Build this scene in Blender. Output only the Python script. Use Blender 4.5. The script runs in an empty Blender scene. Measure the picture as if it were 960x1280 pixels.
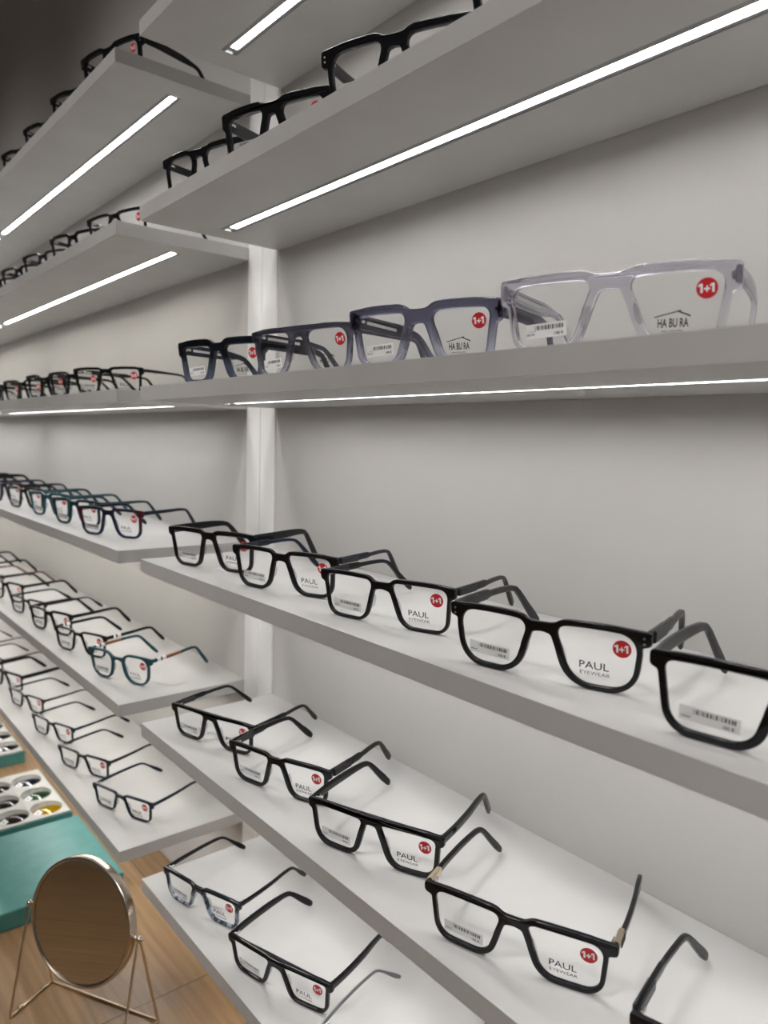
import bpy, bmesh, math, random
from mathutils import Vector, Matrix
from mathutils.geometry import delaunay_2d_cdt
random.seed(7)
scene = bpy.context.scene
COL = scene.collection
EYE = .77836                       # height of the photographer's eye above the floor

# ------------------------------------------------------------------ helpers
def mesh_from_bm(name, bm, mats=(), smooth=None):
    me = bpy.data.meshes.new(name)
    bm.to_mesh(me); bm.free()
    for m in mats: me.materials.append(m)
    if smooth is not None:
        me.polygons.foreach_set('use_smooth', [True] * len(me.polygons))
        me.set_sharp_from_angle(angle=math.radians(smooth))
    return me

def link(name, me, parent=None, loc=None):
    o = bpy.data.objects.new(name, me); COL.objects.link(o)
    if parent: o.parent = parent
    if loc: o.location = loc
    return o

def tag(o, label=None, cat=None, group=None, kind=None):
    if label: o['label'] = label
    if cat: o['category'] = cat
    if group: o['group'] = group
    if kind: o['kind'] = kind
    return o

def empty(name, loc=(0, 0, 0), rz=0.0):
    o = bpy.data.objects.new(name, None); COL.objects.link(o)
    o.location = loc; o.rotation_euler = (0, 0, rz); o.empty_display_size = .02
    return o

def copy_tree(o, parent=None):
    c = o.copy(); COL.objects.link(c)
    if parent: c.parent = parent
    for ch in list(o.children): copy_tree(ch, c)
    return c

def add_box(bm, x0, x1, y0, y1, z0, z1, mi=0):
    v = [bm.verts.new((x, y, z)) for z in (z0, z1) for y in (y0, y1) for x in (x0, x1)]
    for q in ((0, 2, 3, 1), (4, 5, 7, 6), (0, 1, 5, 4), (2, 6, 7, 3), (0, 4, 6, 2), (1, 3, 7, 5)):
        bm.faces.new([v[i] for i in q]).material_index = mi
    return v

def add_tube(bm, pts, r, n=10, closed=False, mi=0):
    pts = [Vector(p) for p in pts]; rings = []
    m = len(pts)
    up = None
    for i, p in enumerate(pts):
        a = pts[i - 1] if i > 0 else (pts[-1] if closed else p)
        b = pts[i + 1] if i < m - 1 else (pts[0] if closed else p)
        t = (b - a).normalized()
        if up is None:
            up = Vector((0, 0, 1)) if abs(t.z) < .9 else Vector((1, 0, 0))
        s = t.cross(up).normalized(); up = s.cross(t).normalized()
        rr = r[i] if isinstance(r, (list, tuple)) else r
        rings.append([bm.verts.new(p + (s * math.cos(k * 2 * math.pi / n) + up * math.sin(k * 2 * math.pi / n)) * rr) for k in range(n)])
    for i in range(m - (0 if closed else 1)):
        A, B = rings[i], rings[(i + 1) % m]
        for k in range(n):
            bm.faces.new((A[k], A[(k + 1) % n], B[(k + 1) % n], B[k])).material_index = mi
    if not closed:
        bm.faces.new(rings[0][::-1]).material_index = mi; bm.faces.new(rings[-1]).material_index = mi

def add_lathe(bm, prof, M=None, n=48, mi=0):
    """prof: list of (r, h) about local z, then transformed by M"""
    M = M or Matrix.Identity(4); rings = []
    for r, h in prof:
        if r < 1e-6: rings.append([bm.verts.new(M @ Vector((0, 0, h)))])
        else: rings.append([bm.verts.new(M @ Vector((r * math.cos(k * 2 * math.pi / n), r * math.sin(k * 2 * math.pi / n), h))) for k in range(n)])
    for A, B in zip(rings, rings[1:]):
        for k in range(n):
            a, b = A[k % len(A)], A[(k + 1) % len(A)]; c, d = B[(k + 1) % len(B)], B[k % len(B)]
            q = [a] + ([b] if b is not a else []) + [c] + ([d] if d is not c else [])
            if len(q) > 2: bm.faces.new(q).material_index = mi

def fill2d(loops, extrude=0.0, bevel=0.0, res=2):
    """closed 2D loops (outer + holes) -> mesh in the XY plane, extruded along Z"""
    cu = bpy.data.curves.new('tmp', 'CURVE'); cu.dimensions = '2D'; cu.fill_mode = 'BOTH'
    cu.extrude = max(0, extrude - bevel); cu.bevel_depth = bevel; cu.bevel_resolution = res; cu.offset = -bevel
    for L in loops:
        s = cu.splines.new('POLY'); s.points.add(len(L) - 1)
        for p, q in zip(s.points, L): p.co = (q[0], q[1], 0, 1)
        s.use_cyclic_u = True
    o = bpy.data.objects.new('tmp', cu); COL.objects.link(o)
    dg = bpy.context.evaluated_depsgraph_get(); dg.update()
    me = bpy.data.meshes.new_from_object(o.evaluated_get(dg))
    bpy.data.objects.remove(o); bpy.data.curves.remove(cu)
    bm = bmesh.new(); bm.from_mesh(me); bpy.data.meshes.remove(me)
    bmesh.ops.remove_doubles(bm, verts=bm.verts, dist=1e-6)
    return bm

_txt = {}
def text_tris(body, size, width=None, bold=0.0, sx=1.0, spacing=1.0):
    """text as centred 2D triangles [(x,y)*3], height given by size"""
    key = (body, size, width, bold, sx, spacing)
    if key in _txt: return _txt[key]
    cu = bpy.data.curves.new('tmp', 'FONT'); cu.body = body; cu.size = 1.0; cu.offset = bold; cu.space_character = spacing
    cu.resolution_u = 3
    o = bpy.data.objects.new('tmp', cu); COL.objects.link(o)
    dg = bpy.context.evaluated_depsgraph_get(); dg.update()
    me = bpy.data.meshes.new_from_object(o.evaluated_get(dg))
    bpy.data.objects.remove(o); bpy.data.curves.remove(cu)
    me.calc_loop_triangles()
    V = [v.co.copy() for v in me.vertices]
    x0, x1 = min(v.x for v in V), max(v.x for v in V); y0, y1 = min(v.y for v in V), max(v.y for v in V)
    k = size / (y1 - y0); kx = (width / (x1 - x0)) if width else k * sx
    out = [[((V[i].x - (x0 + x1) / 2) * kx, (V[i].y - (y0 + y1) / 2) * k) for i in t.vertices] for t in me.loop_triangles]
    bpy.data.meshes.remove(me)
    _txt[key] = out
    return out

# ------------------------------------------------------------------ materials
def new_mat(name):
    m = bpy.data.materials.new(name); m.use_nodes = True
    nt = m.node_tree; b = nt.nodes['Principled BSDF']
    return m, nt, b

def plain(name, col, rough=.5, metal=0.0, coat=0.0, spec=.5, bump=None):
    m, nt, b = new_mat(name)
    b.inputs['Base Color'].default_value = (*col, 1); b.inputs['Roughness'].default_value = rough
    b.inputs['Metallic'].default_value = metal; b.inputs['Coat Weight'].default_value = coat
    b.inputs['Specular IOR Level'].default_value = spec
    if bump:
        sc, st = bump
        n = nt.nodes.new('ShaderNodeTexNoise'); n.inputs['Scale'].default_value = sc; n.inputs['Detail'].default_value = 4
        t = nt.nodes.new('ShaderNodeTexCoord'); nt.links.new(t.outputs['Object'], n.inputs['Vector'])
        bp = nt.nodes.new('ShaderNodeBump'); bp.inputs['Strength'].default_value = st; bp.inputs['Distance'].default_value = .001
        nt.links.new(n.outputs['Fac'], bp.inputs['Height']); nt.links.new(bp.outputs['Normal'], b.inputs['Normal'])
    return m

def mottled(name, c0, c1, scale, rough, bump=0.0, lo=.35, hi=.65, stretch=(1, 1, 1), coat=0.0):
    m, nt, b = new_mat(name)
    t = nt.nodes.new('ShaderNodeTexCoord'); mp = nt.nodes.new('ShaderNodeMapping'); mp.inputs['Scale'].default_value = stretch
    n = nt.nodes.new('ShaderNodeTexNoise'); n.inputs['Scale'].default_value = scale; n.inputs['Detail'].default_value = 5
    r = nt.nodes.new('ShaderNodeValToRGB'); e = r.color_ramp.elements
    e[0].position = lo; e[0].color = (*c0, 1); e[1].position = hi; e[1].color = (*c1, 1)
    nt.links.new(t.outputs['Object'], mp.inputs['Vector']); nt.links.new(mp.outputs['Vector'], n.inputs['Vector'])
    nt.links.new(n.outputs['Fac'], r.inputs['Fac']); nt.links.new(r.outputs['Color'], b.inputs['Base Color'])
    b.inputs['Roughness'].default_value = rough; b.inputs['Coat Weight'].default_value = coat
    if bump:
        bp = nt.nodes.new('ShaderNodeBump'); bp.inputs['Strength'].default_value = bump; bp.inputs['Distance'].default_value = .0008
        nt.links.new(n.outputs['Fac'], bp.inputs['Height']); nt.links.new(bp.outputs['Normal'], b.inputs['Normal'])
    return m

def emit(name, col, strength):
    m = bpy.data.materials.new(name); m.use_nodes = True; nt = m.node_tree; nt.nodes.clear()
    e = nt.nodes.new('ShaderNodeEmission'); o = nt.nodes.new('ShaderNodeOutputMaterial')
    e.inputs['Color'].default_value = (*col, 1); e.inputs['Strength'].default_value = strength
    nt.links.new(e.outputs[0], o.inputs[0])
    return m

def clear(name, tint, refl=.5, base_refl=.03, rough=.02, cover=0.0, cover_col=(.8, .8, .8)):
    """see-through sheet: tinted transparency, a Fresnel reflection and an optional milky cover"""
    m = bpy.data.materials.new(name); m.use_nodes = True; nt = m.node_tree; nt.nodes.clear()
    o = nt.nodes.new('ShaderNodeOutputMaterial'); tr = nt.nodes.new('ShaderNodeBsdfTransparent'); gl = nt.nodes.new('ShaderNodeBsdfGlossy')
    tr.inputs[0].default_value = (*tint, 1); gl.inputs['Roughness'].default_value = rough
    fr = nt.nodes.new('ShaderNodeLayerWeight'); fr.inputs[0].default_value = .25
    mr = nt.nodes.new('ShaderNodeMapRange'); mr.inputs['To Min'].default_value = base_refl; mr.inputs['To Max'].default_value = refl
    nt.links.new(fr.outputs['Facing'], mr.inputs['Value'])
    pw = nt.nodes.new('ShaderNodeMath'); pw.operation = 'POWER'; pw.inputs[1].default_value = 3
    nt.links.new(fr.outputs['Facing'], pw.inputs[0]); nt.links.new(pw.outputs[0], mr.inputs['Value'])
    mx = nt.nodes.new('ShaderNodeMixShader')
    nt.links.new(mr.outputs[0], mx.inputs[0]); nt.links.new(tr.outputs[0], mx.inputs[1]); nt.links.new(gl.outputs[0], mx.inputs[2])
    last = mx
    if cover:
        d = nt.nodes.new('ShaderNodeBsdfDiffuse'); d.inputs[0].default_value = (*cover_col, 1)
        m2 = nt.nodes.new('ShaderNodeMixShader'); m2.inputs[0].default_value = cover
        nt.links.new(mx.outputs[0], m2.inputs[1]); nt.links.new(d.outputs[0], m2.inputs[2]); last = m2
    nt.links.new(last.outputs[0], o.inputs[0])
    return m

def acetate(name, top, bottom=None, z0=.016, z1=.024, rough=.1, trans_top=0.0, trans_bot=0.0, mottle=None, full=False):
    """frame plastic, optionally fading from one colour to another over the height of the frame; clear grades let light through"""
    m, nt, b = new_mat(name); L = nt.links.new
    b.inputs['Roughness'].default_value = rough; b.inputs['Coat Weight'].default_value = .06; b.inputs['Coat Roughness'].default_value = .04; b.inputs['Specular IOR Level'].default_value = .30
    b.inputs['IOR'].default_value = 1.45
    bottom = bottom or top
    tc = nt.nodes.new('ShaderNodeTexCoord'); sx = nt.nodes.new('ShaderNodeSeparateXYZ'); L(tc.outputs['Object'], sx.inputs[0])
    mr = nt.nodes.new('ShaderNodeMapRange'); mr.inputs['From Min'].default_value = z0; mr.inputs['From Max'].default_value = z1
    L(sx.outputs['Z'], mr.inputs['Value'])
    mix = nt.nodes.new('ShaderNodeMix'); mix.data_type = 'RGBA'
    mix.inputs[6].default_value = (*bottom, 1); mix.inputs[7].default_value = (*top, 1)
    L(mr.outputs[0], mix.inputs[0])
    colout = mix.outputs[2]
    if mottle:
        n = nt.nodes.new('ShaderNodeTexNoise'); n.inputs['Scale'].default_value = 190; n.inputs['Detail'].default_value = 3
        mp = nt.nodes.new('ShaderNodeMapping'); mp.inputs['Scale'].default_value = (1, 1, .35)
        L(tc.outputs['Object'], mp.inputs[0]); L(mp.outputs[0], n.inputs['Vector'])
        r = nt.nodes.new('ShaderNodeValToRGB'); r.color_ramp.elements[0].position = .46; r.color_ramp.elements[1].position = .56
        L(n.outputs['Fac'], r.inputs[0])
        inv = nt.nodes.new('ShaderNodeMath'); inv.operation = 'SUBTRACT'; inv.inputs[0].default_value = 1.0; L(mr.outputs[0], inv.inputs[1])
        mu = nt.nodes.new('ShaderNodeMath'); mu.operation = 'MULTIPLY'; L(r.outputs[0], mu.inputs[0]); L(inv.outputs[0], mu.inputs[1])
        m2 = nt.nodes.new('ShaderNodeMix'); m2.data_type = 'RGBA'; L(mu.outputs[0], m2.inputs[0]); L(colout, m2.inputs[6]); m2.inputs[7].default_value = (*mottle, 1)
        colout = m2.outputs[2]
    L(colout, b.inputs['Base Color'])
    if trans_top or trans_bot:
        out = nt.nodes['Material Output']
        tr = nt.nodes.new('ShaderNodeBsdfTransparent'); L(colout, tr.inputs[0])
        a = nt.nodes.new('ShaderNodeMapRange'); a.inputs['To Min'].default_value = trans_bot; a.inputs['To Max'].default_value = trans_top
        L(mr.outputs[0], a.inputs['Value'])
        b.inputs['Transmission Weight'].default_value = 1.0 if full else .75
        ms = nt.nodes.new('ShaderNodeMixShader'); L(a.outputs[0], ms.inputs[0]); L(b.outputs[0], ms.inputs[1]); L(tr.outputs[0], ms.inputs[2])
        L(ms.outputs[0], out.inputs[0])
    return m

WALL = mottled('wall_paint', (.53, .515, .50), (.56, .545, .53), 3.0, .75, .05)
LAM = mottled('shelf_laminate', (.455, .45, .445), (.49, .487, .48), 14, .42, .04)
POSTM = plain('white_upright', (.80, .80, .79), .45, bump=(60, .03))
ALU = plain('anodised_aluminium', (.30, .30, .30), .5, 1.0)
CEILM = plain('ceiling_paint', (.72, .72, .71), .9, bump=(40, .1))
BLACK = acetate('black_acetate', (.006, .006, .007))
SATIN = plain('satin_black', (.016, .016, .018), .38, spec=.4, bump=(300, .02))
INK = plain('black_ink', (.012, .012, .014), .7, bump=(900, .02))
RED = plain('red_sticker', (.52, .012, .018), .45, bump=(700, .02))
WHITEINK = plain('white_ink', (.85, .85, .85), .5, bump=(700, .02))
FILM = clear('price_film', (.96, .96, .96), .25, .02, .15, cover=.62, cover_col=(.66, .66, .65))
PAPER = plain('price_paper', (.88, .88, .87), .55, bump=(900, .03))
LENSM = clear('demo_lens', (.985, .985, .985), .35, .012, .01)
LENSRED = clear('rose_lens', (.95, .62, .62), .35, .02, .01)
PADM = clear('clear_nose_pad', (.88, .88, .88), .5, .08, .08)
STEEL = plain('hinge_steel', (.62, .61, .6), .25, 1.0)
GOLD = plain('gold_trim', (.66, .56, .42), .28, 1.0)
NICKEL = plain('brushed_nickel', (.60, .54, .46), .22, 1.0, bump=(400, .02))
BRASSW = plain('warm_wire', (.62, .50, .34), .28, 1.0)
GREYMETAL = plain('grey_metal_temple', (.20, .20, .21), .35, .7)
NAVY = acetate('navy_acetate', (.007, .011, .026))
NAVYRED = acetate('navy_red_acetate', (.012, .014, .030), (.010, .018, .055), .012, .030, mottle=None)
REDDARK = acetate('oxblood_acetate', (.055, .010, .014))
TEAL = acetate('teal_acetate', (.018, .066, .085), rough=.16)
TEALDARK = acetate('dark_teal_acetate', (.012, .034, .042), rough=.16)
BROWN = acetate('brown_acetate', (.07, .035, .016))
ROSE = acetate('rose_acetate', (.42, .30, .28), trans_top=.3, trans_bot=.3)
TORT = acetate('marbled_blue_black_acetate', (.010, .012, .018), (.035, .045, .065), .020, .034, mottle=(.28, .32, .38))
SMOKE = acetate('smoke_blue_acetate', (.26, .26, .35), (.68, .69, .78), .012, .034, .04, .50, .58, full=True)
SMOKE2 = acetate('smoke_grey_acetate', (.22, .22, .27), (.62, .63, .69), .008, .032, .04, .48, .56, full=True)
NAVYCL = acetate('navy_to_clear_acetate', (.010, .013, .024), (.20, .24, .33), .018, .028, .06, .0, .42)
CRYS = acetate('crystal_acetate', (.80, .79, .87), (.88, .88, .92), .012, .036, .015, .18, .22, full=True)
WHITEBAND = plain('white_band', (.8, .79, .77), .3, bump=(500, .02))
BROWNBAND = plain('brown_band', (.22, .075, .03), .3, bump=(500, .02))
ETCH = plain('etched_core_wire', (.46, .45, .43), .35, .8, bump=(1800, .8))
MATS = dict(black=BLACK, navy=NAVY, navyred=NAVYRED, teal=TEAL, tealdark=TEALDARK, brown=BROWN, rose=ROSE, tort=TORT,
            smoke=SMOKE, smoke2=SMOKE2, navycl=NAVYCL, crystal=CRYS, satin=SATIN, greymetal=GREYMETAL, oxblood=REDDARK)

# ------------------------------------------------------------------ spectacles
def rounded_quad(corners, radii, n=80):
    P = []
    m = len(corners)
    for i in range(m):
        c = Vector(corners[i]); a = Vector(corners[i - 1]); b = Vector(corners[(i + 1) % m])
        da, db = (a - c), (b - c)
        ra = min(radii[i], da.length * .49); rb = min(radii[i], db.length * .49)
        p0, p1 = c + da.normalized() * ra, c + db.normalized() * rb
        for k in range(13):
            t = k / 12.0
            q0, q1 = p0.lerp(c, .60), p1.lerp(c, .60)
            P.append(p0 * (1 - t) ** 3 + q0 * 3 * t * (1 - t) ** 2 + q1 * 3 * t * t * (1 - t) + p1 * t ** 3)
    return resample(P, n)

def resample(P, n):
    m = len(P); d = [0.0]
    for i in range(m): d.append(d[-1] + (Vector(P[(i + 1) % m]) - Vector(P[i])).length)
    out = []; j = 0
    for k in range(n):
        s = d[-1] * k / n
        while d[j + 1] < s: j += 1
        f = (s - d[j]) / max(1e-9, d[j + 1] - d[j])
        out.append(Vector(P[j % m]).lerp(Vector(P[(j + 1) % m]), f))
    return out

def smooth_loop(P, it):
    for _ in range(it):
        P = [(P[i - 1] + P[i] * 2 + P[(i + 1) % len(P)]) / 4 for i in range(len(P))]
    return P

def area(P): return sum(P[i - 1].x * P[i].y - P[i].x * P[i - 1].y for i in range(len(P))) / 2

def offset_loop(P, thick):
    if area(P) < 0: P = P[::-1]
    out = []
    for i in range(len(P)):
        t = (P[(i + 1) % len(P)] - P[i - 1]).normalized(); n = Vector((t.y, -t.x))
        out.append(P[i] + n * thick(n))
    return out

BASE = dict(A=.052, B=.039, dbl=.018, rs=.0034, brow=.0050, rb=.0036, taper_n=.16, taper_t=.06, r=(.008, .010, .016, .018), bow=.0008,
            slant=.0, bt=-.004, bh=.007, ep=.0045, eph=.010, ept=0.0, depth=.0042, bev=.0009, k=.95, lean=.13,
            tem='plain', th=.0065, tl=.129, tk=.0036, front='black', temple='black', top_flat=False, sm=5, price='105', brand='p', trim=None, rivets=False,
            lens=None, pads=True, mid=None)
STYLES = {
 # near bay, fourth shelf
 'square_bold':   dict(A=.0515, B=.041, brow=.0060, taper_n=.14, taper_t=.10, r=(.006, .006, .014, .014), bt=-.0035, bh=.008, tem='broad', th=.009, rs=.0036),
 'square_soft':   dict(A=.052, B=.039, r=(.007, .008, .017, .017), bt=-.0045, tem='step', temple='navy', brow=.0048),
 'square_fine':   dict(A=.053, B=.038, rs=.0026, rb=.0028, brow=.0042, r=(.008, .008, .013, .014), bt=-.0048, bh=.006, tem='step', taper_n=.14),
 'rounded':       dict(A=.0535, B=.0385, r=(.010, .014, .020, .020), bt=-.0046, bh=.0065, tem='step', th=.0085, temple='satin', rivets=True, taper_n=.14, taper_t=.09, brow=.0047, bow=.0012, ep=.0046),
 'big_square':    dict(A=.056, B=.0405, r=(.006, .007, .015, .015), bt=-.002, bh=.009, tem='broad', temple='satin', th=.008, brow=.0055, taper_n=.10, taper_t=.08, rs=.0040, rb=.0042),
 # fifth shelf
 'flat_bar':      dict(A=.051, B=.035, r=(.005, .006, .013, .013), bt=0.0, bh=.0075, tem='step', taper_n=.16, brow=.0045, top_flat=True),
 'step_square':   dict(A=.051, B=.037, r=(.006, .006, .014, .012), bt=-.0036, tem='step', th=.008, rs=.0036),
 'flat_bold':     dict(A=.052, B=.037, r=(.005, .006, .016, .013), bt=-.0006, bh=.008, tem='broad', th=.008, rs=.0038, rb=.0040, brow=.0062, ep=.004),
 'gold_square':   dict(A=.053, B=.0385, r=(.008, .010, .014, .015), bt=-.0042, bh=.0065, tem='plain', trim='gold', rs=.0034, brow=.0052, ep=.0062, eph=.009),
 # sixth shelf
 'marbled_rect':  dict(A=.050, B=.034, r=(.006, .007, .014, .012), bt=-.0036, front='tort', temple='black', tem='thin', th=.0055),
 'flat_rect':     dict(A=.054, B=.034, r=(.005, .004, .012, .009), bt=-.0022, bh=.0085, tem='broad', th=.0085, rs=.0034, brow=.0058, ep=.0048),
 'thin_metal':    dict(A=.052, B=.034, rs=.0016, rb=.0016, brow=.0022, depth=.0026, bev=.0006, r=(.006, .006, .010, .010), bt=-.004, bh=.003, tem='thin', th=.004, tk=.0022, front='greymetal', temple='greymetal', eph=.005),
 # third shelf, chunky
 'chunky_navy':   dict(A=.049, B=.038, dbl=.020, rs=.0058, rb=.0046, brow=.0085, r=(.008, .005, .012, .014), bt=-.005, bh=.009, front='navycl', temple='navycl', tem='chunky', th=.012, depth=.0056, bev=.0012, price='140', brand='h', taper_n=.20, taper_t=.10, ep=.003, eph=.016),
 'pilot_smoke':   dict(A=.053, B=.041, dbl=.018, rs=.0040, rb=.0038, brow=.0052, r=(.011, .014, .018, .020), bt=-.0006, bh=.0085, top_flat=True, front='smoke2', temple='smoke2', tem='chunky', th=.009, depth=.0052, bev=.0012, price='140', brand='h', taper_n=.30, taper_t=.14, slant=.001, ep=.0035, bow=.0012),
 'chunky_smoke':  dict(A=.051, B=.0395, dbl=.019, rs=.0052, rb=.0042, brow=.0072, r=(.011, .009, .011, .013), bt=-.005, bh=.010, front='smoke', temple='smoke2', tem='chunky', th=.012, depth=.0056, bev=.0012, price='140', brand='h', taper_n=.24, taper_t=.14, ep=.003, eph=.016),
 'crystal_square': dict(A=.054, B=.040, dbl=.020, rs=.0044, rb=.0040, brow=.0062, r=(.009, .010, .010, .012), bt=-.0030, bh=.009, front='crystal', temple='crystal', tem='chunky', th=.010, depth=.0056, bev=.0012, price='140', brand='h', taper_n=.24, taper_t=.14, ep=.0035, eph=.016),
 # second shelf, heavy black
 'panto_black':   dict(A=.050, B=.040, rs=.0042, brow=.0058, r=(.014, .014, .018, .020), bt=-.0030, bh=.0075, tem='broad', th=.0085, ep=.005, bow=.0015),
 'chunky_black':  dict(A=.050, B=.039, dbl=.020, rs=.0056, rb=.0046, brow=.0082, r=(.009, .009, .014, .016), bt=-.0035, bh=.010, tem='chunky', th=.012, depth=.0056, bev=.0012, taper_n=.20, ep=.003, eph=.015, temple='satin'),
 'wide_black':    dict(A=.051, B=.040, dbl=.019, rs=.0046, brow=.0062, r=(.010, .013, .018, .018), bt=-.0040, bh=.0085, tem='chunky', th=.010, depth=.005, ep=.006, eph=.013, rivets=True),
 # far bay
 'panto_teal':    dict(A=.049, B=.040, rs=.0032, rb=.0032, brow=.0038, r=(.018, .015, .022, .022), bt=-.0075, bh=.0045, front='teal', temple='teal', tem='banded', th=.0055, bow=.0015, taper_n=.12, taper_t=.12),
 'fine_banded':   dict(A=.051, B=.037, rs=.0026, rb=.0026, brow=.0038, r=(.007, .007, .014, .015), bt=-.0046, bh=.005, tem='banded2', th=.006),
 'square_navyred': dict(A=.051, B=.039, front='navyred', temple='navy', r=(.008, .008, .016, .016), bt=-.0042, tem='plain', th=.0065, mid='oxblood'),
 'square_tealdark': dict(A=.051, B=.039, front='tealdark', temple='tealdark', r=(.008, .009, .017, .017), bt=-.0042, tem='plain'),
 'square_teal':   dict(A=.050, B=.039, front='teal', temple='teal', r=(.009, .010, .017, .017), bt=-.0046, tem='plain'),
 'square_plain':  dict(A=.051, B=.038, r=(.008, .008, .016, .016), bt=-.0044, tem='plain'),
 'rect_navy':     dict(A=.050, B=.032, rs=.0026, rb=.0026, brow=.0038, r=(.005, .005, .011, .010), bt=-.0042, bh=.0048, front='navy', temple='navy', tem='thin', th=.005),
 'rect_black':    dict(A=.050, B=.032, rs=.0026, rb=.0026, brow=.0038, r=(.005, .005, .011, .009), bt=-.0040, bh=.0048, tem='thin', th=.005),
 'rect_brown':    dict(A=.050, B=.033, rs=.0024, rb=.0024, brow=.0034, r=(.006, .006, .012, .011), bt=-.0044, bh=.0045, front='brown', temple='brown', tem='thin', th=.0048),
 'rect_rose':     dict(A=.049, B=.034, rs=.0026, rb=.0026, brow=.0036, r=(.008, .009, .014, .014), bt=-.0044, front='rose', temple='rose', tem='plain'),
 'half_black':    dict(A=.053, B=.036, rs=.0024, rb=.0018, brow=.0042, r=(.005, .006, .012, .012), bt=-.0030, bh=.006, tem='thin', th=.005, taper_n=.2, trim='steel'),
 'round_black':   dict(A=.047, B=.040, rs=.0036, brow=.0046, r=(.018, .018, .020, .020), bt=-.0060, bh=.005, tem='plain'),
}

def strip_prof(kind, th):
    """(fraction along, height) profile of a temple"""
    if kind == 'broad':  return [(0, th), (.30, th), (.55, th * .72), (.70, th * .62), (.9, th * .95), (1, th * .8)]
    if kind == 'step':   return [(0, th), (.26, th * .98), (.285, th * .62), (.6, th * .56), (.75, th * .60), (.93, th * .95), (1, th * .8)]
    if kind == 'chunky': return [(0, th), (.35, th * .96), (.50, th * .58), (.68, th * .50), (.9, th * .66), (1, th * .6)]
    if kind == 'thin':   return [(0, th), (.25, th * .8), (.6, th * .62), (.76, th * .66), (.92, th * 1.25), (1, th * .95)]
    return [(0, th), (.2, th * .86), (.6, th * .68), (.75, th * .72), (.93, th * 1.0), (1, th * .8)]

def interp(prof, t):
    for (a, x), (b, y) in zip(prof, prof[1:]):
        if t <= b: return x + (y - x) * (t - a) / max(1e-9, b - a)
    return prof[-1][1]

def catmull(P, n):
    P = [Vector(p) for p in P]; out = []
    Q = [P[0] * 2 - P[1]] + P + [P[-1] * 2 - P[-2]]
    seg = len(P) - 1
    for i in range(n + 1):
        s = min(seg - 1e-6, i / n * seg); j = int(s); t = s - j
        a, b, c, d = Q[j:j + 4]
        out.append(.5 * ((2 * b) + (c - a) * t + (2 * a - 5 * b + 4 * c - d) * t * t + (3 * b - a - 3 * c + d) * t ** 3))
    return out

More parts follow.
